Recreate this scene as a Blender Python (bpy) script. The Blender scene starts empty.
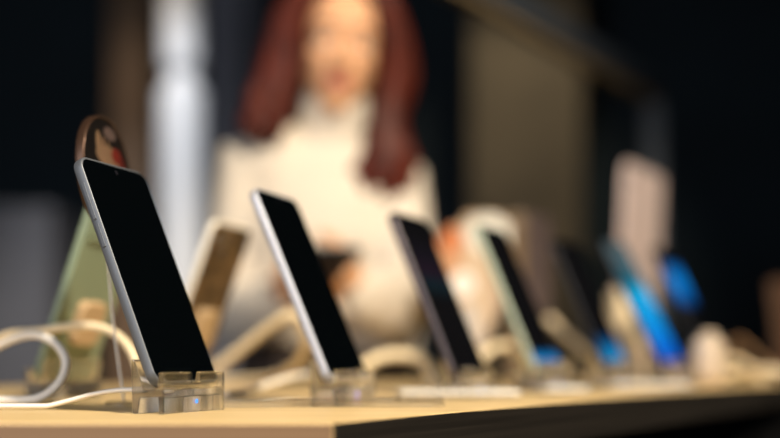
import bpy, bmesh, math, random
from mathutils import Vector, Matrix, Euler
random.seed(7)
S = bpy.context.scene
C = S.collection
R = math.radians
F = 50 / 36 * 780            # focal length in pixels of the 780 wide frame
T = 0.92                     # table top height
ZC = T + 0.0337              # lens height
HOR = 360                    # row of the horizon


def at(px, py, d):
    return Vector(((px - 390) * d / F, d, ZC + (HOR - py) * d / F))


# ------------------------------------------------------------------ materials
def new_mat(name):
    m = bpy.data.materials.new(name)
    m.use_nodes = True
    nt = m.node_tree
    return m, nt, nt.nodes['Principled BSDF']


def mat(name, col, rough=0.5, metal=0.0, spec=0.5, trans=0.0, ior=1.45, coat=0.0, bump=0.0, bscale=200.0,
        var=0.0, vscale=8.0, emit=None, estr=0.0, sheen=0.0, sss=0.0):
    m, nt, b = new_mat(name)
    b.inputs['Base Color'].default_value = (*col, 1)
    b.inputs['Roughness'].default_value = rough
    b.inputs['Metallic'].default_value = metal
    b.inputs['Specular IOR Level'].default_value = spec
    b.inputs['Transmission Weight'].default_value = trans
    b.inputs['IOR'].default_value = ior
    b.inputs['Coat Weight'].default_value = coat
    b.inputs['Sheen Weight'].default_value = sheen
    if sss:
        b.inputs['Subsurface Weight'].default_value = sss
        b.inputs['Subsurface Radius'].default_value = (.01, .004, .002)
    if emit:
        b.inputs['Emission Color'].default_value = (*emit, 1)
        b.inputs['Emission Strength'].default_value = estr
    tc = nt.nodes.new('ShaderNodeTexCoord')
    if var:
        n = nt.nodes.new('ShaderNodeTexNoise')
        n.inputs['Scale'].default_value = vscale
        n.inputs['Detail'].default_value = 5
        r = nt.nodes.new('ShaderNodeValToRGB')
        r.color_ramp.elements[0].position = .3
        r.color_ramp.elements[1].position = .7
        r.color_ramp.elements[0].color = (*[c * (1 - var) for c in col], 1)
        r.color_ramp.elements[1].color = (*[min(1, c * (1 + var)) for c in col], 1)
        nt.links.new(tc.outputs['Object'], n.inputs['Vector'])
        nt.links.new(n.outputs['Fac'], r.inputs['Fac'])
        nt.links.new(r.outputs['Color'], b.inputs['Base Color'])
    if bump:
        n = nt.nodes.new('ShaderNodeTexNoise')
        n.inputs['Scale'].default_value = bscale
        bp = nt.nodes.new('ShaderNodeBump')
        bp.inputs['Strength'].default_value = bump
        bp.inputs['Distance'].default_value = .002
        nt.links.new(tc.outputs['Object'], n.inputs['Vector'])
        nt.links.new(n.outputs['Fac'], bp.inputs['Height'])
        nt.links.new(bp.outputs['Normal'], b.inputs['Normal'])
    return m


def wood(name, c1, c2, scale=(1.2, 30, 30), rough=0.45, rot=0.0, bump=.08):
    m, nt, b = new_mat(name)
    tc = nt.nodes.new('ShaderNodeTexCoord')
    mp = nt.nodes.new('ShaderNodeMapping')
    mp.inputs['Scale'].default_value = scale
    mp.inputs['Rotation'].default_value = (0, 0, rot)
    n = nt.nodes.new('ShaderNodeTexNoise')
    n.inputs['Scale'].default_value = 2.2
    n.inputs['Detail'].default_value = 7
    n.inputs['Distortion'].default_value = .4
    r = nt.nodes.new('ShaderNodeValToRGB')
    r.color_ramp.elements[0].position = .3
    r.color_ramp.elements[1].position = .72
    r.color_ramp.elements[0].color = (*c1, 1)
    r.color_ramp.elements[1].color = (*c2, 1)
    bp = nt.nodes.new('ShaderNodeBump')
    bp.inputs['Strength'].default_value = bump
    bp.inputs['Distance'].default_value = .001
    L = nt.links.new
    L(tc.outputs['Object'], mp.inputs['Vector'])
    L(mp.outputs['Vector'], n.inputs['Vector'])
    L(n.outputs['Fac'], r.inputs['Fac'])
    L(r.outputs['Color'], b.inputs['Base Color'])
    L(n.outputs['Fac'], bp.inputs['Height'])
    L(bp.outputs['Normal'], b.inputs['Normal'])
    b.inputs['Roughness'].default_value = rough
    return m


def hair_mat(name, c1, c2):
    m, nt, b = new_mat(name)
    tc = nt.nodes.new('ShaderNodeTexCoord')
    mp = nt.nodes.new('ShaderNodeMapping')
    mp.inputs['Scale'].default_value = (60, 60, 6)
    n = nt.nodes.new('ShaderNodeTexNoise')
    n.inputs['Scale'].default_value = 2.0
    n.inputs['Detail'].default_value = 6
    r = nt.nodes.new('ShaderNodeValToRGB')
    r.color_ramp.elements[0].position = .3
    r.color_ramp.elements[1].position = .7
    r.color_ramp.elements[0].color = (*c1, 1)
    r.color_ramp.elements[1].color = (*c2, 1)
    bp = nt.nodes.new('ShaderNodeBump')
    bp.inputs['Strength'].default_value = .6
    bp.inputs['Distance'].default_value = .004
    L = nt.links.new
    L(tc.outputs['Object'], mp.inputs['Vector'])
    L(mp.outputs['Vector'], n.inputs['Vector'])
    L(n.outputs['Fac'], r.inputs['Fac'])
    L(r.outputs['Color'], b.inputs['Base Color'])
    L(n.outputs['Fac'], bp.inputs['Height'])
    L(bp.outputs['Normal'], b.inputs['Normal'])
    b.inputs['Roughness'].default_value = .5
    b.inputs['Specular IOR Level'].default_value = .2
    return m


def screen_colours(name, stops, streak=0.55, strength=1.0, angle=0.5, ht=.172):
    """A phone display: emissive colour stops over the display's height (0 bottom, 1 top) with fine fibre-like streaks."""
    m, nt, b = new_mat(name)
    L = nt.links.new
    tc = nt.nodes.new('ShaderNodeTexCoord')
    sp = nt.nodes.new('ShaderNodeSeparateXYZ')
    L(tc.outputs['Object'], sp.inputs['Vector'])
    mul = nt.nodes.new('ShaderNodeMath')
    mul.operation = 'DIVIDE'
    mul.inputs[1].default_value = ht
    L(sp.outputs['Z'], mul.inputs[0])
    r = nt.nodes.new('ShaderNodeValToRGB')
    el = r.color_ramp.elements
    while len(el) < len(stops):
        el.new(.5)
    for e, (p, c) in zip(el, stops):
        e.position = p
        e.color = (*c, 1)
    L(mul.outputs[0], r.inputs['Fac'])
    mp = nt.nodes.new('ShaderNodeMapping')
    mp.inputs['Rotation'].default_value = (0, angle, 0)
    mp.inputs['Scale'].default_value = (260, 1, 9)
    n = nt.nodes.new('ShaderNodeTexNoise')
    n.inputs['Scale'].default_value = 1
    n.inputs['Detail'].default_value = 3
    L(tc.outputs['Object'], mp.inputs['Vector'])
    L(mp.outputs['Vector'], n.inputs['Vector'])
    rr = nt.nodes.new('ShaderNodeMapRange')
    rr.inputs['From Min'].default_value = .3
    rr.inputs['From Max'].default_value = .7
    rr.inputs['To Min'].default_value = 1 - streak
    rr.inputs['To Max'].default_value = 1 + streak
    L(n.outputs['Fac'], rr.inputs['Value'])
    mx = nt.nodes.new('ShaderNodeMix')
    mx.data_type = 'RGBA'
    mx.blend_type = 'MULTIPLY'
    mx.inputs['Factor'].default_value = 1
    L(r.outputs['Color'], mx.inputs['A'])
    L(rr.outputs['Result'], mx.inputs['B'])
    b.inputs['Base Color'].default_value = (.003, .003, .004, 1)
    b.inputs['Roughness'].default_value = .05
    b.inputs['Specular IOR Level'].default_value = .12
    L(mx.outputs['Result'], b.inputs['Emission Color'])
    b.inputs['Emission Strength'].default_value = strength
    return m


def acrylic_mat():
    m = bpy.data.materials.new('clear_acrylic')
    m.use_nodes = True
    nt = m.node_tree
    nt.nodes.remove(nt.nodes['Principled BSDF'])
    g = nt.nodes.new('ShaderNodeBsdfGlass')
    g.inputs['Color'].default_value = (1, 1, .995, 1)
    g.inputs['Roughness'].default_value = .015
    g.inputs['IOR'].default_value = 1.42
    tr = nt.nodes.new('ShaderNodeBsdfTransparent')
    tr.inputs['Color'].default_value = (1, 1, .995, 1)
    mx = nt.nodes.new('ShaderNodeMixShader')
    mx.inputs['Fac'].default_value = .3
    nt.links.new(g.outputs[0], mx.inputs[1])
    nt.links.new(tr.outputs[0], mx.inputs[2])
    nt.links.new(mx.outputs[0], nt.nodes['Material Output'].inputs['Surface'])
    return m


M = dict(
    top=wood('pale_oak', (.54, .385, .178), (.66, .49, .252), (1.0, 26, 26), .42),
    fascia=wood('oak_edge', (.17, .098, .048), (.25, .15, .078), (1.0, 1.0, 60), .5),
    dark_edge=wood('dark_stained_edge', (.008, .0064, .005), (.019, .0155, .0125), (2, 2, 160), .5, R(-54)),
    dark_leg=mat('black_steel', (.012, .012, .013), .5, .6),
    silver=mat('grey_aluminium', (.12, .132, .152), .5, .5),
    white_silver=mat('silver_aluminium', (.48, .49, .55), .45, .5),
    graphite=mat('graphite_frame', (.10, .085, .09), .35, 1.0),
    mint=mat('pale_mint_frame', (.40, .46, .36), .4, .35),
    black_frame=mat('black_frame', (.02, .02, .022), .35, .8),
    cream_frame=mat('cream_frame', (.85, .78, .66), .4, .3),
    glass=mat('black_screen_glass', (.0008, .0014, .002), .04, 0, .12),
    sage=mat('sage_green_back', (.215, .275, .19), .35, 0, .5, var=.08, vscale=20),
    bronze=mat('bronze_brown_back', (.12, .07, .03), .3, .3, var=.85, vscale=55),
    lens=mat('lens_glass', (.01, .01, .014), .06, 0, .8),
    metal_lens=mat('lens_ring', (.5, .5, .52), .25, 1.0),
    acrylic=acrylic_mat(),
    led_blue=mat('blue_indicator', (.01, .1, .4), .3, emit=(.02, .28, 1.0), estr=2.2),
    led_violet=mat('violet_indicator', (.1, .08, .4), .3, emit=(.25, .18, 1.0), estr=2.2),
    grey_plastic=mat('grey_plastic', (.62, .56, .48), .45),
    white_plastic=mat('white_cable', (.80, .76, .70), .42),
    cream_cable=mat('cream_cable', (.80, .66, .44), .45),
    cream_block=mat('cream_plastic', (.56, .45, .34), .5),
    brown_cable=mat('brown_cable', (.20, .11, .05), .5),
    tan_puck=mat('tan_plastic', (.46, .32, .18), .5),
    copper=mat('copper_rim', (.06, .032, .02), .4, .6),
    card_white=mat('white_card', (.80, .78, .74), .6),
    paper_edge=mat('paper_edge', (.75, .70, .62), .7),
    mauve=mat('mauve_card', (.085, .062, .062), .6, var=.35, vscale=18),
    tan_card=mat('tan_card', (.20, .14, .085), .6),
    pink=mat('pink_metal', (.62, .50, .48), .45, .1, var=.04, vscale=10),
    brown=mat('brown_leather', (.06, .03, .016), .6, bump=.2),
    skin=mat('skin', (.66, .36, .20), .5, 0, .35, sss=.08, var=.05, vscale=30),
    lips=mat('lips', (.50, .14, .10), .4),
    eye_white=mat('eye_white', (.75, .72, .68), .2),
    iris=mat('brown_iris', (.05, .025, .012), .15),
    brow=mat('brow_hair', (.06, .022, .012), .7),
    hair=hair_mat('red_hair', (.022, .004, .0025), (.115, .018, .008)),
    knit=mat('cream_knit', (.65, .575, .485), .85, 0, .2, bump=.9, bscale=240, sheen=.2, var=.05, vscale=60),
    trousers=mat('dark_brown_cloth', (.035, .022, .016), .85, bump=.3, bscale=500),
    shoe=mat('black_leather', (.012, .011, .011), .4),
    wall=mat('dark_teal_paint', (.012, .024, .034), .8, var=.25, vscale=1.5),
    ceil=mat('charcoal_ceiling', (.02, .02, .022), .8),
    floor=wood('dark_floor', (.02, .017, .015), (.035, .03, .026), (1, 14, 1), .5),
    olive=mat('olive_brown_panel', (.115, .09, .058), .7, var=.3, vscale=2.2),
    column=mat('white_column_paint', (.82, .82, .84), .5),
    post=wood('brown_post', (.10, .055, .026), (.17, .095, .045), (12, 12, .8), .6),
    slate=mat('slate_grey_board', (.11, .11, .125), .7, var=.1, vscale=3),
    navy=mat('navy_grey_panel', (.26, .27, .33), .7, var=.2, vscale=3),
    rail=mat('dark_blue_grey_steel', (.045, .055, .072), .5, .3),
    rail_lit=mat('rail_lit_underside', (.22, .16, .085), .5, .3),
    lamp_body=mat('lamp_black', (.02, .02, .02), .5),
)


def patch_face(name, blots, base):
    """A card or mirror face: soft-edged colour patches in the card's own x/z coordinates."""
    m, nt, b = new_mat(name)
    L = nt.links.new
    tc = nt.nodes.new('ShaderNodeTexCoord')
    prev = None
    for (x, z, rx, rz, col) in blots:
        mp = nt.nodes.new('ShaderNodeMapping')
        mp.inputs['Scale'].default_value = (1 / rx, 0, 1 / rz)
        mp.inputs['Location'].default_value = (-x / rx, 0, -z / rz)
        ln = nt.nodes.new('ShaderNodeVectorMath')
        ln.operation = 'LENGTH'
        L(tc.outputs['Object'], mp.inputs['Vector'])
        L(mp.outputs['Vector'], ln.inputs[0])
        mr = nt.nodes.new('ShaderNodeMapRange')
        mr.inputs['From Min'].default_value = 1.05
        mr.inputs['From Max'].default_value = .9
        L(ln.outputs['Value'], mr.inputs['Value'])
        mx = nt.nodes.new('ShaderNodeMix')
        mx.data_type = 'RGBA'
        L(mr.outputs['Result'], mx.inputs['Factor'])
        if prev is None:
            mx.inputs['A'].default_value = (*base, 1)
        else:
            L(prev, mx.inputs['A'])
        mx.inputs['B'].default_value = (*col, 1)
        prev = mx.outputs['Result']
    L(prev, b.inputs['Base Color'])
    b.inputs['Roughness'].default_value = .6
    b.inputs['Specular IOR Level'].default_value = .2
    return m


# ------------------------------------------------------------------ mesh helpers
def obj(name, bm, m, parent=None, smooth=False, loc=None, rot=None):
    bmesh.ops.recalc_face_normals(bm, faces=bm.faces[:])
    me = bpy.data.meshes.new(name)
    bm.to_mesh(me)
    bm.free()
    o = bpy.data.objects.new(name, me)
    C.objects.link(o)
    if m is not None:
        me.materials.append(M[m] if isinstance(m, str) else m)
    if smooth:
        for p in me.polygons:
            p.use_smooth = True
    if parent is not None:
        o.parent = parent
    if loc is not None:
        o.location = loc
    if rot is not None:
        o.rotation_euler = rot
    return o


def tag(o, label=None, cat=None, group=None, kind=None):
    for k, v in (('label', label), ('category', cat), ('group', group), ('kind', kind)):
        if v:
            o[k] = v
    return o


def thing(name, label, cat, loc=(0, 0, 0), rot=(0, 0, 0), group=None):
    o = bpy.data.objects.new(name, None)
    o.empty_display_size = .05
    C.objects.link(o)
    o.location = loc
    o.rotation_euler = rot
    return tag(o, label, cat, group)


def box_bm(x0, x1, y0, y1, z0, z1, bevel=0.0, seg=2):
    bm = bmesh.new()
    bmesh.ops.create_cube(bm, size=1)
    for v in bm.verts:
        v.co = Vector((x0 if v.co.x < 0 else x1, y0 if v.co.y < 0 else y1, z0 if v.co.z < 0 else z1))
    if bevel:
        bmesh.ops.bevel(bm, geom=bm.edges[:], offset=bevel, segments=seg, affect='EDGES', profile=.5)
    return bm


def rounded(w, z0, z1, r, n=8):
    pts = []
    for cx, cz, a0 in ((w / 2 - r, z1 - r, 0), (-w / 2 + r, z1 - r, 90), (-w / 2 + r, z0 + r, 180), (w / 2 - r, z0 + r, 270)):
        for i in range(n + 1):
            a = R(a0 + 90 * i / n)
            pts.append((cx + r * math.cos(a), cz + r * math.sin(a)))
    return pts


def slab_bm(w, z0, z1, r, rings, n=8):
    """A rounded rectangle in x/z, swept along y through (y, inset) rings."""
    bm = bmesh.new()
    loops = []
    for y, ins in rings:
        pts = rounded(w - 2 * ins, z0 + ins, z1 - ins, max(.0002, r - ins), n)
        loops.append([bm.verts.new((x, y, z)) for x, z in pts])
    k = len(loops[0])
    for a, b in zip(loops, loops[1:]):
        for i in range(k):
            bm.faces.new((a[i], a[(i + 1) % k], b[(i + 1) % k], b[i]))
    bm.faces.new(loops[0])
    bm.faces.new(loops[-1])
    return bm


def catmull(pts, per=8):
    P = [Vector(p) for p in pts]
    P = [P[0] * 2 - P[1]] + P + [P[-1] * 2 - P[-2]]
    out = []
    for i in range(1, len(P) - 2):
        a, b, c, d = P[i - 1:i + 3]
        for k in range(per):
            t = k / per
            out.append(.5 * ((2 * b) + (c - a) * t + (2 * a - 5 * b + 4 * c - d) * t * t + (3 * b - a - 3 * c + d) * t ** 3))
    out.append(P[-2])
    return out


def add_tube(bm, pts, rad, n=12, cap=True):
    pts = [Vector(p) for p in pts]
    m = len(pts)
    rads = rad if isinstance(rad, (list, tuple)) else [rad] * m
    tang = [(pts[min(i + 1, m - 1)] - pts[max(i - 1, 0)]).normalized() for i in range(m)]
    up = Vector((0, 0, 1)) if abs(tang[0].z) < .9 else Vector((1, 0, 0))
    nrm = tang[0].cross(up).normalized()
    loops = []
    for i in range(m):
        nrm = (nrm - tang[i] * nrm.dot(tang[i])).normalized()
        bi = tang[i].cross(nrm)
        loops.append([bm.verts.new(pts[i] + (nrm * math.cos(2 * math.pi * k / n) + bi * math.sin(2 * math.pi * k / n)) * rads[i])
                      for k in range(n)])
    for a, b in zip(loops, loops[1:]):
        for k in range(n):
            bm.faces.new((a[k], a[(k + 1) % n], b[(k + 1) % n], b[k]))
    if cap:
        bm.faces.new(loops[0])
        bm.faces.new(loops[-1])


def tube_bm(pts, rad, n=12):
    bm = bmesh.new()
    add_tube(bm, pts, rad, n)
    return bm


def add_ball(bm, c, r, mtx=None, u=20, v=14):
    r = (r, r, r) if isinstance(r, (int, float)) else r
    m = Matrix.Translation(Vector(c)) @ Matrix.Diagonal((*r, 1))
    if mtx is not None:
        m = mtx @ m
    bmesh.ops.create_uvsphere(bm, u_segments=u, v_segments=v, radius=1, matrix=m)


def add_limb(bm, pts, rads, n=16):
    """A tapered limb with round ends; overlapping limbs are fused afterwards."""
    pts = [Vector(p) for p in pts]
    add_tube(bm, pts, list(rads), n)
    add_ball(bm, pts[0], rads[0] * .995, None, 16, 10)
    add_ball(bm, pts[-1], rads[-1] * .995, None, 16, 10)


def add_loft(bm, rings, n=28):
    """Horizontal ellipses: (cx, cy, z, rx, ry)."""
    loops = [[bm.verts.new((cx + rx * math.cos(2 * math.pi * k / n), cy + ry * math.sin(2 * math.pi * k / n), z))
              for k in range(n)] for cx, cy, z, rx, ry in rings]
    for a, b in zip(loops, loops[1:]):
        for k in range(n):
            bm.faces.new((a[k], a[(k + 1) % n], b[(k + 1) % n], b[k]))
    bm.faces.new(loops[0])
    bm.faces.new(loops[-1])


def fuse(name, bm, m, parent, voxel, smooth=4, factor=.5):
    """Fuse overlapping closed shapes into one continuous skin."""
    o = obj(name, bm, m, None, True)
    md = o.modifiers.new('r', 'REMESH')
    md.mode = 'VOXEL'
    md.voxel_size = voxel
    md.use_smooth_shade = True
    sm = o.modifiers.new('s', 'SMOOTH')
    sm.iterations = smooth
    sm.factor = factor
    dg = bpy.context.evaluated_depsgraph_get()
    me = bpy.data.meshes.new_from_object(o.evaluated_get(dg))
    o.modifiers.clear()
    o.data = me
    for p in me.polygons:
        p.use_smooth = True
    if parent is not None:
        o.parent = parent
    return o


def lathe_bm(prof, n=48):
    bm = bmesh.new()
    loops = [[bm.verts.new((r * math.cos(2 * math.pi * k / n), r * math.sin(2 * math.pi * k / n), z)) for k in range(n)] for r, z in prof]
    for a, b in zip(loops, loops[1:]):
        for k in range(n):
            bm.faces.new((a[k], a[(k + 1) % n], b[(k + 1) % n], b[k]))
    bm.faces.new(loops[0])
    bm.faces.new(loops[-1])
    return bm


def disc_bm(r, y0, y1, cx=0, cz=0, n=32, ring=None):
    """A short cylinder along y (a tube wall if ring is the inner radius)."""
    bm = bmesh.new()
    def loop(rr, y):
        return [bm.verts.new((cx + rr * math.cos(2 * math.pi * k / n), y, cz + rr * math.sin(2 * math.pi * k / n))) for k in range(n)]
    if ring is None:
        a, b = loop(r, y0), loop(r, y1)
        bm.faces.new(a)
        bm.faces.new(b)
        seq = [(a, b)]
    else:
        a, b, c, d = loop(r, y0), loop(r, y1), loop(ring, y1), loop(ring, y0)
        seq = [(a, b), (b, c), (c, d), (d, a)]
    for p, q in seq:
        for k in range(n):
            bm.faces.new((p[k], p[(k + 1) % n], q[(k + 1) % n], q[k]))
    return bm


# ------------------------------------------------------------------ the room
def struct(name, bm, m, smooth=False, loc=None):
    return tag(obj(name, bm, m, None, smooth, loc), kind='structure')


struct('floor', box_bm(-4, 4, -2.5, 6.1, -.1, 0), 'floor')
struct('wall_back', box_bm(-4, 4, 6.0, 6.1, 0, 3.2), 'wall')
struct('wall_right', box_bm(4, 4.1, -2.5, 6.1, 0, 3.2), 'wall')
struct('ceiling', box_bm(-4, 4.1, -2.5, 6.1, 3.2, 3.3), 'ceil')
struct('baseboard_back', box_bm(-4, 4, 5.97, 6.0, 0, .1), 'rail')
# white round column with a narrow collar groove
cp = at(182, 78, 4.2)
zg = cp.z
struct('column_white', lathe_bm([(.084, 0), (.084, .02), (.087, .04), (.087, zg - .06), (.084, zg - .05), (.058, zg - .04), (.056, zg), (.058, zg + .03),
                                 (.074, zg + .04), (.077, zg + .05), (.077, 3.2)], 64), 'column', True, (cp.x, cp.y, 0))
a, b_ = at(108, 0, 4.6), at(150, 0, 4.6)
struct('pillar_brown', box_bm(a.x, b_.x, 4.6, 4.78, 0, 3.2, .01), 'post')
a, b_ = at(206, 0, 5.4), at(268, 0, 5.4)
struct('trim_1', box_bm(a.x, b_.x, 5.4, 5.46, 0, 3.2, .01), 'navy')
a, b_ = at(470, 0, 5.2), at(582, 0, 5.2)
struct('trim_2', box_bm(a.x, b_.x, 5.2, 5.32, 0, 3.2, .01), 'olive')
# slate grey cabinet at the far left
t = thing('cabinet', 'low slate grey cabinet in the dark left background', 'cabinet', (at(-10, 0, 4.4).x, 4.4, 0))
zt = at(0, 205, 4.4).z
obj('body', box_bm(-.36, .25, .02, .45, .06, zt, .008), 'slate', t)
obj('door', box_bm(-.355, -.058, -.002, .02, .08, zt - .03, .006), 'slate', t)
obj('door', box_bm(-.052, .245, -.002, .02, .08, zt - .03, .006), 'slate', t)
obj('plinth', box_bm(-.34, .23, .05, .43, 0, .06), 'dark_leg', t)
# steel frame above the tables: a long rail, its hanging rod and its far post
rd = Vector((.56, .83, 0)).normalized()
pe = at(652, 88, 3.3)
p0 = pe - rd * 1.95
t = thing('overhead_frame', 'dark steel rail sloping across the top right with a post at its far end', 'frame', (pe.x, pe.y, 0))
rel = lambda v: Vector(v) - Vector((pe.x, pe.y, 0))
ang = math.atan2(rd.y, rd.x)


def bar(name, m, w, z0, z1, off=0.0, l0=-1.95, l1=.03):
    bm = box_bm(l0, l1, off - w / 2, off + w / 2, z0, z1, .003)
    bmesh.ops.rotate(bm, verts=bm.verts[:], cent=(0, 0, 0), matrix=Matrix.Rotation(ang, 3, 'Z'))
    return obj(name, bm, m, t)


bar('rail', 'rail', .05, pe.z - .03, pe.z + .03)
bar('strip', 'rail_lit', .035, pe.z - .05, pe.z - .03)  # warm light on the rail's underside, put in as a tan strip
obj('post', box_bm(-.028, .028, -.028, .028, .01, pe.z - .05, .003), 'rail', t)
obj('foot_plate', box_bm(-.12, .12, -.12, .12, 0, .012, .003), 'rail', t)
q = rel(p0)
obj('hanging_rod', box_bm(q.x - .015, q.x + .015, q.y - .015, q.y + .015, pe.z + .03, 3.2, .002), 'rail', t)

# ------------------------------------------------------------------ the display table
c0 = at(332, 422.3, .5858)                      # the corner at the front
ed = (at(780, 383.5, 1.553) - c0)
ed.z = 0
ed.normalize()
far = c0 + ed * 2.3
outline = [(c0.x, c0.y), (far.x, far.y), (1.12, 2.72), (.32, 1.875), (-.11, 1.575), (-.95, .987), (-.95, c0.y)]
TH = .032
t = thing('display_table', 'pale oak display table with a dark stained side edge carrying the phones', 'table', (0, 0, 0))


def prism(pts, z0, z1, bevel=0.0):
    bm = bmesh.new()
    lo = [bm.verts.new((x, y, z0)) for x, y in pts]
    hi = [bm.verts.new((x, y, z1)) for x, y in pts]
    bm.faces.new(lo)
    bm.faces.new(hi)
    k = len(pts)
    for i in range(k):
        bm.faces.new((lo[i], lo[(i + 1) % k], hi[(i + 1) % k], hi[i]))
    if bevel:
        bmesh.ops.bevel(bm, geom=[e for e in bm.edges if all(abs(v.co.z - z1) < 1e-6 for v in e.verts)], offset=bevel, segments=3, affect='EDGES', profile=.5)
    return bm


en = Vector((ed.y, -ed.x, 0))
obj('table_top', prism(outline, T - TH, T, .0012), 'top', t)
w_ = .0025
o0, o1 = c0 + ed * .0012, far
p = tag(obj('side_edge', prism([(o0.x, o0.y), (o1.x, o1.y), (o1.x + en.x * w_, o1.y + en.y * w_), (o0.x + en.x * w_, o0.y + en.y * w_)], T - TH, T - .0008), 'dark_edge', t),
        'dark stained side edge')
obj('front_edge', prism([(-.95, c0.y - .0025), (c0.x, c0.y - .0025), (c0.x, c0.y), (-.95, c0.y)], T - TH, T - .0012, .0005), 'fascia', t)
ins = [(c0.x - .06, c0.y + .08), (1.14, 2.42), (1.02, 2.5), (.3, 1.77), (-.12, 1.48), (-.88, .95), (-.88, c0.y + .08)]
obj('apron', prism(ins, T - TH - .08, T - TH), 'dark_leg', t)
for x, y in ((-.12, .73), (1.08, 2.36), (.98, 2.36), (-.82, .73), (-.82, .92), (-.1, 1.42)):
    obj('leg', box_bm(x - .025, x + .025, y - .025, y + .025, 0, T - TH - .08, .004), 'dark_leg', t)

# ------------------------------------------------------------------ phones and stands
PHI = R(68.5)
ROW = R(56)
TILT = R(21.5)
L_, W_, TK = .1635, .0745, .008
Z0 = .0185
RU = Vector((math.cos(ROW), math.sin(ROW), 0))


def make_phone(loc, yaw, tilt, label, frame='silver', back='graphite', wp=None, front_detail=True, group='phones leaning on the display table',
               L=L_, W=W_, name='phone', camera=True, cat='phone'):
    t = thing(name, label, cat, loc, (-tilt, 0, yaw), group)
    r = .0095
    obj('frame', slab_bm(W, 0, L, r, [(.0003, .0014), (.0005, .0008), (.0009, .0003), (.0016, 0), (TK - .0016, 0), (TK - .0009, .0003), (TK - .0005, .0008), (TK - .0003, .0014)], 10), frame, t, True)
    sc = obj('screen', slab_bm(W, .0009, L - .0009, r - .0004, [(.0012, .0012), (.0004, .0009), (0, .0015)], 10), 'glass', t)
    if wp:
        obj('display', slab_bm(W, .0035, L - .0035, r - .001, [(0.0001, .0032), (-.00015, .0033)], 8), wp, sc)
    if front_detail:
        obj('earpiece', box_bm(-.007, .007, -.0001, .0004, L - .0031, L - .0024, .0001), 'dark_leg', sc)
        obj('front_camera', disc_bm(.0017, -.00012, .0003, 0, L - .0068), 'lens', sc)
    obj('back_cover', slab_bm(W, .0012, L - .0012, r - .0003, [(TK - .0012, .0012), (TK - .0003, .0012), (TK, .002)], 10), back, t)
    obj('power_button', box_bm(-W / 2 - .0006, -W / 2 + .001, .0027, .0053, L * .60, L * .60 + .016, .0004), frame, t)
    obj('volume_button', box_bm(-W / 2 - .0006, -W / 2 + .001, .0027, .0053, L * .72, L * .72 + .026, .0004), frame, t)
    obj('sim_tray', box_bm(W / 2 - .001, W / 2 + .0002, .0026, .0054, L * .70, L * .70 + .014, .0004), frame, t)
    if camera:
        cb = obj('camera_bump', slab_bm(.027, L - .038, L - .008, .006, [(TK - .0003, 0), (TK + .0012, 0), (TK + .0016, .0004)], 6), back, t, False, (.017, 0, 0))
        for x, z in ((-.006, L - .016), (.006, L - .016), (-.006, L - .030)):
            ln = obj('lens', disc_bm(.0048, TK + .0012, TK + .0022, x, z, 24), 'lens', cb)
            obj('lens_ring', disc_bm(.0054, TK + .0012, TK + .0024, x, z, 24, .0047), 'metal_lens', cb)
    return t


def make_stand(loc, yaw, label, led='led_blue', group='clear acrylic phone stands'):
    t = thing('phone_stand', label, 'phone stand', loc, (0, 0, yaw), group)
    hw = .037
    prof = [(-.0062, 0), (-.0062, .0240), (-.0058, .0256), (-.0048, .0262), (-.0034, .0262), (-.0026, .0254), (-.0014, .0160), (-.0006, .0148), (.0082, .0148), (.0150, .0325), (.0162, .0342), (.0176, .0340),
            (.0180, .032), (.0168, 0), (.0130, 0), (.0110, .0105), (-.0018, .0105), (-.0026, 0)]
    bm = bmesh.new()
    A = [bm.verts.new((-hw, y, z)) for y, z in prof]
    B = [bm.verts.new((hw, y, z)) for y, z in prof]
    bm.faces.new(A)
    bm.faces.new(B)
    k = len(prof)
    for i in range(k):
        bm.faces.new((A[i], A[(i + 1) % k], B[(i + 1) % k], B[i]))
    o = obj('holder', bm, 'acrylic', t)
    # cable slot cut into the lip
    cut = obj('cut', box_bm(-.003, .006, -.02, .001, .0195, .04), None)
    cut.parent = t
    bpy.context.view_layer.update()
    md = o.modifiers.new('b', 'BOOLEAN')
    md.object = cut
    md.operation = 'DIFFERENCE'
    md.solver = 'EXACT'
    bv = o.modifiers.new('v', 'BEVEL')
    bv.width = .0006
    bv.segments = 2
    dg = bpy.context.evaluated_depsgraph_get()
    me = bpy.data.meshes.new_from_object(o.evaluated_get(dg))
    o.modifiers.clear()
    o.data = me
    bpy.data.objects.remove(cut)
    sn = obj('sensor', box_bm(.001, .011, -.0010, .006, .0003, .0100, .0008), 'grey_plastic', t)
    obj('indicator_light', disc_bm(.0015, -.0014, -.0009, .0058, .0068), led, sn)
    return t


blue = lambda k: (.0, .20 * k, .80 * k)
CY = (.0, .36, .85)
BK = (.0006, .0008, .001)
WP = {
    2: screen_colours('dim_screen', [(0, BK), (.45, BK), (.55, (.0015, .010, .014)), (.62, (.010, .004, .010)), (.72, (.004, .003, .006)), (.85, BK)], .8),
    3: screen_colours('blue_bottom_screen', [(0, (0, .30, .75)), (.08, (0, .22, .6)), (.14, BK), (1, BK)], .7),
    4: screen_colours('blue_low_screen', [(0, (0, .24, .52)), (.10, (0, .26, .60)), (.20, (0, .06, .18)), (.27, BK), (1, BK)], .7),
    5: screen_colours('bright_blue_screen', [(0, (0, .05, .42)), (.12, (0, .13, .70)), (.38, (0, .36, .86)), (.56, (.0, .44, .80)), (.64, (.0, .12, .18)), (.80, (.06, .11, .13)), (1, (.09, .13, .14))], .75, ht=.205),
    6: screen_colours('blue_top_screen', [(0, BK), (.48, BK), (.56, (0, .10, .40)), (.68, (0, .25, .76)), (.78, (0, .16, .55)), (.86, BK), (1, BK)], .6, ht=.205),
}
P1 = Vector((-.1288, .7108, 0))
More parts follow.
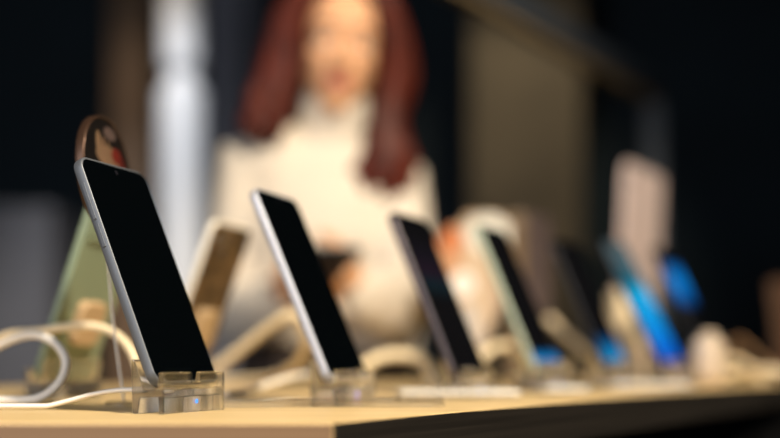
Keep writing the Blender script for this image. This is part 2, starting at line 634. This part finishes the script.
front = [
    ('grey framed phone with a blank black screen, nearest and sharpest of the front row', 'silver', 'graphite'),
    ('silver framed phone with a blank black screen, second from the left in the front row', 'white_silver', 'graphite'),
    ('dark framed phone with faint colours on its black screen, third in the front row', 'graphite', 'graphite'),
    ('pale mint framed black phone with a blue patch at the bottom of its screen', 'mint', 'mint'),
    ('black phone with blue streaks along its lower screen, left of the pink tablet', 'black_frame', 'graphite'),
    ('phone with bright blue streaks on its screen, in front of the pink tablet', 'black_frame', 'graphite'),
    ('phone with blue glow on its upper screen, right of the pink tablet', 'black_frame', 'graphite'),
]
stand_l = [
    'clear acrylic stand under the nearest grey framed phone, sharply in focus',
    'clear acrylic stand with a violet light under the silver framed phone',
    'blurred clear stand under the dark framed third phone',
    'blurred clear stand under the mint framed phone',
    'blurred clear stand under the black phone left of the pink tablet',
    'blurred clear stand under the phone with bright blue streaks',
    'blurred clear stand under the farthest phone with a blue upper screen',
]
for k in range(7):
    p = P1 + RU * (.178 * k) + Vector(((-.002, -.001, .008, .002, .006, .012, .013)[k], 0, 0))
    yw = R((68.5, 68.5, 63, 60, 57, 55, 54)[k])
    sc = 1.0 if k < 3 else 1.25
    make_phone((p.x, p.y, T + Z0 * sc), yw, R((22.3, 24, 23.5, 24, 24, 26.5, 25)[k]), front[k][0], front[k][1], front[k][2], WP.get(k), k < 3,
               L=(.160, .166, .168, .172, .174, .198, .198)[k], W=(.0745, .0745, .0745, .0745, .075, .082, .074)[k])
    q = p - Vector((math.cos(yw), math.sin(yw), 0)) * (.005 if k < 2 else 0) + Vector((.0005 if k < 2 else 0, 0, 0))
    make_stand((q.x, q.y, T), yw, stand_l[k], 'led_violet' if k == 1 else 'led_blue').scale = (sc, sc, sc)

# rear row, turned away from us
RB = Vector((-.292, .955, 0))
rear = {
    0: ('sage green phone seen from its back, leaning behind the nearest phone', 'sage', 'sage'),
    1: ('cream framed phone with a bronze back, between the first two front phones', 'cream_frame', 'bronze'),
}
for k, (lab, fr, bk) in rear.items():
    p = RB + RU * (.178 * k) - Vector((.024, 0, 0)) * k
    t = make_phone((p.x, p.y, T + Z0), PHI + math.pi, TILT, lab, fr, bk, None, False)
    pk = obj('sensor_puck', slab_bm(.034, .035, .075, .008, [(TK - .0005, 0), (TK + .006, 0), (TK + .008, .002)], 6), 'tan_puck', t)
    make_stand((p.x, p.y, T), PHI + math.pi, ('blurred clear stand holding the sage green phone', 'blurred clear stand holding the bronze backed phone')[k], group='clear acrylic phone stands')

# label plates lying flat in front of the phones
pl = [
    ('clear acrylic label plate lying flat from the nearest stand to the table edge', (216, 443, .775, .79), 'acrylic'),
    ('pale label plate lying flat in front of the third phone', (400, 523, .955, .965), 'card_white'),
    ('pale label plate lying flat in front of the mint framed phone', (545, 592, 1.09, 1.10), 'card_white'),
    ('pale label plate lying flat in front of the bright blue screen', (612, 694, 1.24, 1.26), 'card_white'),
]
for lab, (x0, x1, d0, d1), m in pl:
    a, b_ = at(x0, 0, d0), at(x1, 0, d1)
    a.z = b_.z = 0
    ln = (b_ - a).length
    t = thing('label_plate', lab, 'label plate', (a.x, a.y, T), (0, 0, math.atan2(b_.y - a.y, b_.x - a.x)), 'label plates on the display table')
    if m == 'acrylic':
        obj('plate', box_bm(0, ln, -.012, .03, .0002, .0035, .0006), m, t)
        obj('cover', box_bm(.004, ln - .033, -.010, .028, .0036, .0056, .0005), m, t)
        obj('end_block', box_bm(ln - .032, ln - .0005, -.011, .029, .0037, .0066, .0006), m, t)
    else:
        obj('plate', box_bm(0, ln, 0, .06, .0002, .003, .0006), 'acrylic', t)
        obj('paper', box_bm(.002, ln - .002, .002, .058, .0032, .0062, .0004), m, t)

# ------------------------------------------------------------------ round mirror disc on a stem
dc = at(106, 174, .80)
bs = at(124, 0, .80)
t = thing('mirror_disc', 'round black disc with a copper rim on a thin stem behind the nearest phone', 'disc mirror', (bs.x, bs.y, T))
hub = dc - Vector((bs.x, bs.y, T))
disc_face = patch_face('disc_reflection', [  # tan and red patches are mirror reflections painted onto the disc
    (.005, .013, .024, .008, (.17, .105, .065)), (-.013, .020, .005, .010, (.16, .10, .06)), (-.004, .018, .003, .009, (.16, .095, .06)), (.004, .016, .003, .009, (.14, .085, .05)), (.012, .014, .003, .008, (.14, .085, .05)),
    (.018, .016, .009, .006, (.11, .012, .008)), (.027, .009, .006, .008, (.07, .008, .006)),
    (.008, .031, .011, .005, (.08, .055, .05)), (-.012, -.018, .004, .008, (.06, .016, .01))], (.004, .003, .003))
rt = Euler((R(-4), 0, R(81)))
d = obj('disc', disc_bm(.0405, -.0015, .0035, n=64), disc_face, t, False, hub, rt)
rm = obj('rim', disc_bm(.0425, -.0025, .0045, n=64, ring=.0405), 'copper', t, True, hub, rt)
md = rm.modifiers.new('b', 'BEVEL')
md.width = .0012
md.segments = 2
hb = hub + Vector((0, .002, -.041))
obj('stem', tube_bm(catmull([hb, hb.lerp(Vector((0, 0, .003)), .5) + Vector((-.002, 0, 0)), (0, 0, .003)]), .0009, 10), 'white_plastic', t, True)
obj('base', lathe_bm([(.014, 0), (.014, .002), (.012, .003), (.002, .0035)], 32), 'acrylic', t, True)

# ------------------------------------------------------------------ cables
CABS = 'security cables on the display table'


def cable(label, pts, r, m='white_plastic', plug=True):
    P = [at(*q) if len(q) == 3 else Vector((at(q[0], 0, q[2]).x, q[2], T + q[3])) for q in pts]
    for v in P:
        v.z = max(v.z, T + r + .001)
    o = Vector((P[0].x, P[0].y, T))
    t = thing('cable', label, 'cable', o, (0, 0, 0), CABS)
    path = catmull([v - o for v in P], 10)
    for v in path:
        v.z = max(v.z, r + .0012)
    obj('cord', tube_bm(path, r, 12), m, t, True)
    if plug:
        e, f = path[-1], path[-4]
        dv = (e - f).normalized()
        obj('plug', tube_bm([e - dv * .004, e + dv * .002, e + dv * .010, e + dv * .012], [r * 1.05, r * 1.5, r * 1.5, r * 1.1], 12), m, t, True)
    return t


G = 0
cable('thin white cable running along the front left into the nearest stand',
      [(-60, G, .728, .0016), (-8, G, .728, .0016), (22, G, .728, .0016), (45, 408, .728), (68, 401, .726), (92, 394.5, .722), (116, 390.5, .718), (141, 389.5, .712)], .0016)
cable('thick white cable forming a raised loop at the far left',
      [(-40, 362, .86), (-12, 351, .86), (14, 339, .85), (36, 335, .84), (56, 344, .82), (66, 362, .80), (60, 382, .79), (42, 397, .785), (18, 403, .785), (-10, 404, .785), (-50, 404, .785)], .0033, plug=False)
cable('cream cable arching from the far left to behind the nearest stand',
      [(-50, 346, .94), (-15, 343, .93), (12, 334, .91), (40, 331, .895), (66, 327, .89), (92, 326, .89), (114, 333, .88), (130, 349, .86), (138, 370, .85), (139, 388, .85)], .0034, 'cream_cable')
cable('white cable lying between the nearest stand and the silver framed phone',
      [(226, 399, .93), (248, 391, .97), (272, 383, 1.02), (296, 376, 1.06), (316, 374, 1.12)], .0028)
cable('thick cream cable looping up behind the gap between the first two phones',
      [(196, 386, 1.25), (212, 371, 1.24), (240, 350, 1.22), (268, 328, 1.20), (290, 315, 1.19), (303, 325, 1.2), (306, 346, 1.22), (294, 366, 1.26), (268, 379, 1.32), (236, 384, 1.38), (205, 386, 1.42)], .0055, 'cream_cable', False)
cable('thick cream cable arching in the gap between the silver framed phone and the third phone',
      [(352, 388, 1.25), (364, 366, 1.28), (386, 356, 1.3), (410, 356, 1.3), (426, 364, 1.3), (434, 388, 1.3)], .0065, 'cream_cable')
cable('cream cable arching between the third and mint framed phones',
      [(462, 384, 1.35), (474, 366, 1.36), (490, 350, 1.38), (508, 346, 1.4), (522, 358, 1.42), (528, 376, 1.44), (520, 384, 1.45)], .0055, 'cream_cable')
cable('cream cable slanting behind the mint framed phone towards the black phone',
      [(548, 318, 1.62), (566, 334, 1.6), (584, 350, 1.58), (600, 364, 1.56), (612, 376, 1.54), (626, 384, 1.52)], .0055, 'cream_cable')
cable('cream cable looping on the table right of the bright blue screen',
      [(650, 383, 1.64), (664, 370, 1.64), (684, 364, 1.65), (712, 360, 1.68), (736, 361, 1.7), (752, 370, 1.7), (760, 382, 1.7)], .0052, 'cream_cable')
cable('brown cable arching at the far right edge of the table',
      [(716, 380, 1.80), (728, 358, 1.80), (738, 340, 1.80), (752, 350, 1.80), (768, 364, 1.78), (790, 376, 1.76)], .004, 'brown_cable')
cable('cream cable lying low along the far right of the table',
      [(690, 386, 1.5), (712, 378, 1.52), (738, 372, 1.53), (766, 370, 1.46), (800, 376, 1.45)], .0045, 'cream_cable')

# ------------------------------------------------------------------ things in the blurred rear row
# rounded cream alarm block on the far right
q = at(709, 0, 1.48)
t = thing('alarm_block', 'rounded cream block standing on the table right of the bright blue screen', 'sensor block', (q.x, q.y, T), (0, 0, ROW))
bm = box_bm(-.021, .021, -.02, .02, 0, .064, .014, 4)
obj('body', bm, 'cream_block', t, True)
obj('cap', lathe_bm([(.012, .062), (.012, .068), (.010, .071), (.003, .072)], 32), 'cream_block', t, True)
# pink tablet
q = at(616, 0, 1.93)
t = thing('tablet', 'large pink tablet standing upright with its back to the front row', 'tablet', (q.x, q.y, T), (R(3), 0, R(58)), 'tablets and boxes in the rear row')
TW, TLn = .205, .388
bmx = slab_bm(TW, .014, TLn, .022, [(0, .001), (.001, 0), (.007, 0), (.008, .001)], 8)
obj('body', bmx, 'pink', t, False, (TW / 2, 0, 0))
obj('screen', slab_bm(TW, .018, TLn - .004, .02, [(.0075, .004), (.0085, .004)], 8), 'glass', t, False, (TW / 2, 0, 0))
obj('camera', disc_bm(.007, -.0015, .0005, .03, TLn - .03), 'metal_lens', t)
obj('easel', box_bm(.04, .175, -.012, .06, 0, .013, .002), 'card_white', t)
# tan block leaning below it, in front
q = at(626, 0, 1.80)
t = thing('phone_box', 'tan upright box in front of the pink tablet beside the bright blue screen', 'box', (q.x, q.y, T), (0, 0, R(20)), 'tablets and boxes in the rear row')
obj('base', box_bm(-.024, .024, -.014, .014, 0, .11, .003), 'cream_cable', t)
obj('lid', box_bm(-.0255, .0255, -.0155, .0155, .05, .148, .003), 'cream_cable', t)
# mauve box
q = at(526, 0, 1.66)
t = thing('phone_box', 'mauve upright box with a tan side behind the mint framed phone', 'box', (q.x, q.y, T), (0, 0, R(58)), 'tablets and boxes in the rear row')
obj('lid', box_bm(0, .098, .0012, .030, .09, .262, .002), 'mauve', t)
obj('base', box_bm(.002, .096, .003, .028, 0, .1, .002), 'mauve', t)
tag(obj('side_panel', box_bm(-.001, .0, .0015, .0297, .0, .26), 'tan_card', t), 'tan side')
# printed card behind the mint phone
q = at(480, 0, 1.58)
t = thing('display_card', 'peach and white printed card standing between the third and mint framed phones', 'card', (q.x, q.y, T), (R(-6), 0, R(14)), 'tablets and boxes in the rear row')
face = patch_face('card_print_glint', [
    (-.01, .06, .07, .10, (0.327, 0.239, 0.174)), (-.045, .14, .05, .075, (0.435, 0.228, 0.119)), (.0, .12, .028, .11, (0.479, 0.360, 0.251)), (-.038, .212, .018, .02, (0.456, 0.142, 0.049)),
    (.022, .222, .038, .030, (0.598, 0.578, 0.522)), (.046, .155, .008, .055, (0.435, 0.185, 0.076)), (-.022, .146, .019, .019, (0.718, 0.674, 0.632)), (-.016, .07, .02, .05, (0.456, 0.414, 0.381))], (0.347, 0.239, 0.153))  # the small pale circle is an out-of-focus glint painted into the print
outl = [(-.058, .17), (-.054, .215), (-.04, .232), (-.022, .236), (-.012, .252), (.04, .254), (.056, .238), (.056, .20), (.046, .13), (.016, .075), (-.008, .006), (-.028, .006), (-.034, .07), (-.048, .12)]
bm = bmesh.new()
lo = [bm.verts.new((x, 0, z)) for x, z in outl]
hi = [bm.verts.new((x, .004, z)) for x, z in outl]
bm.faces.new(lo)
bm.faces.new(hi)
for i in range(len(outl)):
    j = (i + 1) % len(outl)
    bm.faces.new((lo[i], lo[j], hi[j], hi[i]))
obj('print', bm, face, t)
obj('foot', box_bm(-.036, .01, -.02, .025, 0, .008, .002), 'acrylic', t)
# brown thing at the right edge
q = at(800, 0, 1.9)
t = thing('phone_case', 'brown leather case standing upright at the right edge of the photo', 'case', (q.x, q.y, T), (R(-8), 0, R(30)))
obj('body', slab_bm(.085, .004, .178, .012, [(0, .001), (.001, 0), (.011, 0), (.012, .001)], 8), 'brown', t)
obj('foot', box_bm(-.03, .03, -.02, .03, 0, .006, .002), 'acrylic', t)
obj('button', disc_bm(.006, -.002, .0005, 0, .1), 'copper', t)

# ------------------------------------------------------------------ the woman behind the table
YB = 1.90
hx = (341 - 390) / F * 1.85
woman = thing('person', 'person with long red hair in a cream turtleneck sweater looking at a phone', 'person', (-.112, YB, 0))
org = Vector((-.112, YB, 0))
HM = Matrix.Translation((hx, 1.86, 1.487)) @ Euler((R(9), R(7), R(6))).to_matrix().to_4x4()

SH_L, SH_R = Vector((-.244, 1.88, 1.290)), Vector((.008, 1.90, 1.258))
EL_L, EL_R = Vector((-.268, 1.845, 1.03)), Vector((.028, 1.775, 1.062))
WR_L, WR_R = Vector((-.165, 1.68, 1.048)), Vector((-.045, 1.63, 1.058))

bm = bmesh.new()
# torso and legs
add_loft(bm, [(-.112, YB + .01, .80, .165, .115), (-.112, YB + .01, .88, .168, .118), (-.112, YB, .98, .138, .10), (-.112, YB, 1.06, .125, .092), (-.112, YB - .005, 1.16, .142, .105),
              (-.112, YB, 1.23, .148, .098), (-.112, YB + .005, 1.28, .12, .075), (-.110, YB + .005, 1.31, .07, .055), (-.108, YB, 1.33, .05, .048)])
for s in (-1, 1):
    add_limb(bm, [(-.112 + s * .085, YB + .01, .82), (-.112 + s * .088, YB, .62), (-.112 + s * .085, YB - .005, .47), (-.112 + s * .085, YB + .01, .34), (-.112 + s * .083, YB + .02, .10)],
             [.088, .07, .052, .05, .032])
    add_limb(bm, [(-.112 + s * .083, YB + .035, .06), (-.112 + s * .085, YB - .05, .045), (-.112 + s * .087, YB - .13, .03)], [.035, .035, .024])
add_limb(bm, [(-.110, YB + .01, 1.27), (-.104, YB - .005, 1.33), (hx - .002, 1.875, 1.40)], [.055, .048, .048])
for sh, el, wr in ((SH_L, EL_L, WR_L), (SH_R, EL_R, WR_R)):
    add_limb(bm, [sh, sh.lerp(el, .5), el, el.lerp(wr, .3), wr], [.05, .042, .034, .036, .022])


def add_hand(bm, wrist, d, nrm, thumb, curl):
    """Palm, four fingers of unequal length bent towards nrm, and a thumb on the side given by THUMB (+1/-1)."""
    d = d.normalized()
    nrm = (nrm - d * nrm.dot(d)).normalized()
    s = d.cross(nrm).normalized() * thumb
    def pt(a, b, c):
        return wrist + d * a + s * b + nrm * c
    for b in (-.022, -.008, .008, .022):
        add_limb(bm, [pt(-.005, b * .5, 0), pt(.04, b, -.002), pt(.082, b, 0)], [.015, .0125, .0105], 10)
    for b, ln in ((.024, .066), (.008, .076), (-.008, .071), (-.023, .055)):
        p = pt(.08, b, 0)
        a = 0
        chain = [p]
        for fr in (.45, .32, .23):
            a += curl
            p = p + (d * math.cos(a) + nrm * math.sin(a)) * ln * fr
            chain.append(p)
        add_limb(bm, chain, [.0095, .0088, .0082, .0072], 10)
    p = pt(.018, .020, .004)
    q1 = p + (d * .6 + s * .75 + nrm * .25).normalized() * .036
    q2 = q1 + (d * .85 + s * .2 + nrm * .5).normalized() * .03
    q3 = q2 + (d * .9 - s * .1 + nrm * .45).normalized() * .024
    add_limb(bm, [p, q1, q2, q3], [.0145, .0115, .0098, .0080], 10)


add_hand(bm, WR_L, Vector((.075, -.075, .012)), Vector((.25, .25, 1)), 1, R(28))
add_hand(bm, WR_R, Vector((-.075, -.035, .02)), Vector((-.35, .25, .6)), -1, R(30))
# head
add_ball(bm, (0, .018, .03), (.074, .092, .086), HM, 28, 18)
add_ball(bm, (0, -.018, -.03), (.060, .066, .080), HM, 28, 18)
add_ball(bm, (0, -.030, -.062), (.046, .052, .048), HM)
add_ball(bm, (0, -.058, -.096), (.022, .022, .018), HM)
add_ball(bm, (0, -.060, .032), (.052, .028, .030), HM)
for s in (-1, 1):
    add_ball(bm, (s * .036, -.052, -.022), (.022, .024, .020), HM)
    add_ball(bm, (s * .073, .016, -.008), (.008, .018, .030), HM)
    add_ball(bm, (s * .030, -.071, .018), (.019, .012, .006), HM)
    add_ball(bm, (s * .010, -.086, -.034), (.008, .010, .007), HM)
    add_ball(bm, (s * .030, -.070, -.008), (.016, .010, .005), HM)
    add_ball(bm, (s * .030, -.0675, .0098), (.0165, .0140, .0072), HM)
n0 = [HM @ Vector(v) for v in ((0, -.080, .012), (0, -.088, -.010), (0, -.097, -.030))]
add_limb(bm, n0, [.0075, .0085, .0105], 12)
for v in bm.verts:
    v.co -= org
fuse('body', bm, 'skin', woman, .0042, 3)


def head_part(name, bm, m, parent=woman, smooth=True):
    for v in bm.verts:
        v.co = (HM @ v.co) - org
    return obj(name, bm, m, parent, smooth)


for s in (-1, 1):
    b1 = bmesh.new()
    add_ball(b1, (s * .030, -.0672, .001), (.0125, .0118, .0070), None, 24, 16)
    e = head_part('eye', b1, 'eye_white')
    b1 = bmesh.new()
    add_ball(b1, (s * .029, -.0775, -.0008), (.0050, .0020, .0048), None, 20, 12)
    head_part('iris', b1, 'iris', e)
    b1 = bmesh.new()
    add_tube(b1, catmull([(s * .013, -.083, .023), (s * .028, -.0845, .029), (s * .046, -.073, .024)], 6), [.0022] * 12 + [.0012], 8)
    head_part('eyebrow', b1, 'brow')
b1 = bmesh.new()
add_tube(b1, catmull([(-.022, -.074, -.063), (-.008, -.084, -.059), (0, -.0845, -.0605), (.008, -.084, -.059), (.022, -.074, -.063)], 6), [.0015] + [.0042] * 23 + [.0015], 10)
lip = head_part('lips', b1, 'lips')
b1 = bmesh.new()
add_tube(b1, catmull([(-.020, -.074, -.064), (0, -.084, -.069), (.020, -.074, -.064)], 8), [.0015] + [.0048] * 15 + [.0015], 10)
head_part('lower_lip', b1, 'lips', lip)

# hair: fused locks falling over both shoulders
bm = bmesh.new()
add_ball(bm, (0, .034, .042), (.088, .098, .092), None, 28, 18)
add_ball(bm, (0, .062, -.05), (.092, .062, .11), None, 28, 18)
for s in (-1, 1):
    for i in range(46):
        f = random.random()
        g = random.random()
        y0 = -.055 + .11 * g
        top = Vector((s * (.006 + .012 * f), -.045 + .10 * g, .122 - .03 * abs(g - .35)))
        w = .020 + .044 * f
        end_z = (-.095 - .09 * random.random()) if s < 0 else (-.19 - .125 * random.random())
        base = .068 if s < 0 else .062
        pts = [top,
               Vector((s * (base + .25 * w - .012), y0 * .9 - .01, .085)),
               Vector((s * (base + .62 * w), y0 * .85 - .005, .025)),
               Vector((s * (base + .85 * w + .008 * math.sin(i)), y0 * .8, -.045)),
               Vector((s * (base + (1.1 * w if s < 0 else .6 * w) - .008 * math.sin(i * 1.7)), y0 * .7 - .015, -.11)),
               Vector((s * ((base + 1.25 * w if s < 0 else .045 + 1.9 * (w - .02)) + .012 * math.sin(i * 2.3)), y0 * .6 - .045, (end_z - .11) / 2 - .02)),
               Vector((s * ((base + 1.3 * w if s < 0 else .015 + 2.6 * (w - .02)) + .02 * math.sin(i * 1.1)), y0 * .55 - .05, end_z))]
        P = catmull(pts, 5)
        rr = [.0045 + .0145 * math.sin(math.pi * min(1, .12 + .88 * j / (len(P) - 1))) for j in range(len(P))]
        add_tube(bm, P, rr, 8)
HH = Matrix.Translation((hx, 1.86, 1.487)) @ Euler((R(4), R(5), R(4))).to_matrix().to_4x4()
for v in bm.verts:
    v.co = (HH @ v.co) - org
fuse('hair', bm, 'hair', woman, .0052, 2)

# sweater
bm = bmesh.new()
add_loft(bm, [(-.112, YB + .005, .995, .158, .122), (-.112, YB + .005, 1.02, .166, .13), (-.112, YB, 1.07, .155, .122), (-.112, YB - .01, 1.16, .162, .128),
              (-.112, YB - .004, 1.225, .166, .118), (-.112, YB + .005, 1.285, .135, .09), (-.110, YB + .005, 1.322, .085, .070), (-.104, YB - .004, 1.345, .062, .060)])
add_limb(bm, [(-.104, YB - .002, 1.325), (-.096, YB - .026, 1.392)], [.063, .060])
add_limb(bm, [(-.108, YB + .005, 1.318), SH_L + Vector((.01, 0, .0))], [.062, .055])
for sh, el, wr in ((SH_L, EL_L, WR_L), (SH_R, EL_R, WR_R)):
    add_limb(bm, [Vector((-.112, YB, 1.24)).lerp(sh, .6), sh, sh.lerp(el, .5), el, el.lerp(wr, .4), el.lerp(wr, .82), el.lerp(wr, .98)], [.085, .062, .055, .051, .049, .042, .034])
for v in bm.verts:
    if v.co.z < 1.05:
        v.co.z -= (1.05 - v.co.z) * (.25 + 3.2 * max(0, v.co.x + .16))
    v.co -= org
sw = fuse('sweater', bm, 'knit', woman, .007, 4)
# trousers and shoes
bm = bmesh.new()
add_loft(bm, [(-.112, YB + .01, .80, .176, .126), (-.112, YB + .01, .88, .178, .128), (-.112, YB, .97, .150, .112), (-.112, YB, 1.03, .138, .104)])
for s in (-1, 1):
    add_limb(bm, [(-.112 + s * .085, YB + .01, .82), (-.112 + s * .088, YB, .62), (-.112 + s * .085, YB - .005, .47), (-.112 + s * .085, YB + .01, .34), (-.112 + s * .083, YB + .02, .11)],
             [.099, .082, .068, .064, .056])
for v in bm.verts:
    v.co -= org
fuse('trousers', bm, 'trousers', woman, .010, 3)
for s in (-1, 1):
    bm = bmesh.new()
    add_limb(bm, [(-.112 + s * .083, YB + .04, .05), (-.112 + s * .085, YB - .05, .045), (-.112 + s * .088, YB - .15, .034)], [.046, .046, .034])
    add_limb(bm, [(-.112 + s * .083, YB + .035, .05), (-.112 + s * .083, YB + .03, .13)], [.046, .042])
    for v in bm.verts:
        v.co.z = max(v.co.z, .002)
        v.co -= org
    fuse('shoe', bm, 'shoe', woman, .006, 2)
# the phone in her hands
make_phone((-.118, 1.575, 1.070), R(200), R(76), 'dark phone held in the hands of the red haired person', 'black_frame', 'graphite', None, False, None, .150, .072, camera=True)

# ------------------------------------------------------------------ light
def lamp(name, kind, loc, target, energy, col, **kw):
    l = bpy.data.lights.new(name, kind)
    l.energy = energy
    l.color = col
    for k, v in kw.items():
        setattr(l, k, v)
    o = bpy.data.objects.new(name, l)
    C.objects.link(o)
    o.location = loc
    o.rotation_euler = (Vector(target) - Vector(loc)).to_track_quat('-Z', 'Y').to_euler()
    return o


lamp('shop_spot_key', 'SPOT', (1.05, -.6, 3.1), (.15, 1.35, 1.0), 690, (1, .86, .66), spot_size=R(60), spot_blend=.35, shadow_soft_size=.12)
lamp('front_window_light', 'AREA', (-1.5, -1.6, 1.9), (-.1, 1.0, 1.0), 50, (.97, .97, 1), shape='RECTANGLE', size=1.2, size_y=1.6)
lamp('column_fill_spot', 'SPOT', (-.75, 2.9, 3.1), (cp.x, cp.y, 1.35), 120, (.88, .93, 1), spot_size=R(44), spot_blend=.6, shadow_soft_size=.05)  # unseen lamp added to brighten the white column
lamp('panel_fill_spot', 'SPOT', (.7, 3.6, 3.1), (.62, 5.2, 1.9), 80, (1, .84, .58), spot_size=R(50), spot_blend=.8, shadow_soft_size=.1)  # extra lamp added to lift the olive panel
lamp('post_fill_spot', 'SPOT', (-1.1, 3.4, 3.1), (-1.05, 4.6, 1.7), 40, (1, .82, .6), spot_size=R(40), spot_blend=.8, shadow_soft_size=.1)  # added fill for the brown pillar, no fixture of its own
lamp('cabinet_fill_spot', 'SPOT', (-1.7, 2.9, 3.0), (-1.6, 4.4, 1.2), 28, (.9, .93, 1), spot_size=R(36), spot_blend=.8, shadow_soft_size=.1)  # helper lamp added to bring up the grey cabinet
lamp('rail_fill_spot', 'SPOT', (1.3, 1.2, 2.6), (.35, 2.4, 1.8), 14, (1, .92, .8), spot_size=R(60), spot_blend=.6, shadow_soft_size=.08)  # added light so the dark rail shows up

w = bpy.data.worlds.new('World')
S.world = w
w.use_nodes = True
w.node_tree.nodes['Background'].inputs['Color'].default_value = (.10, .17, .24, 1)
w.node_tree.nodes['Background'].inputs['Strength'].default_value = .25

# ------------------------------------------------------------------ camera
cam = bpy.data.cameras.new('camera')
cam.lens = 50
cam.sensor_width = 36
cam.shift_y = (HOR - 219) / 780
cam.clip_start = .02
cam.dof.use_dof = True
cam.dof.focus_distance = .70
cam.dof.aperture_fstop = 1.75
cam.dof.aperture_blades = 0
co = bpy.data.objects.new('camera', cam)
C.objects.link(co)
co.location = (0, 0, ZC)
co.rotation_euler = (R(90), 0, 0)
S.camera = co
S.view_settings.view_transform = 'Standard'
S.view_settings.look = 'None'
S.view_settings.exposure = 0
S.view_settings.gamma = 1
S.view_settings.use_curve_mapping = False
S.cycles.use_denoising = True
S.cycles.max_bounces = 16
S.cycles.transmission_bounces = 16
S.cycles.caustics_refractive = True
S.cycles.caustics_reflective = False
S.cycles.sample_clamp_indirect = 8
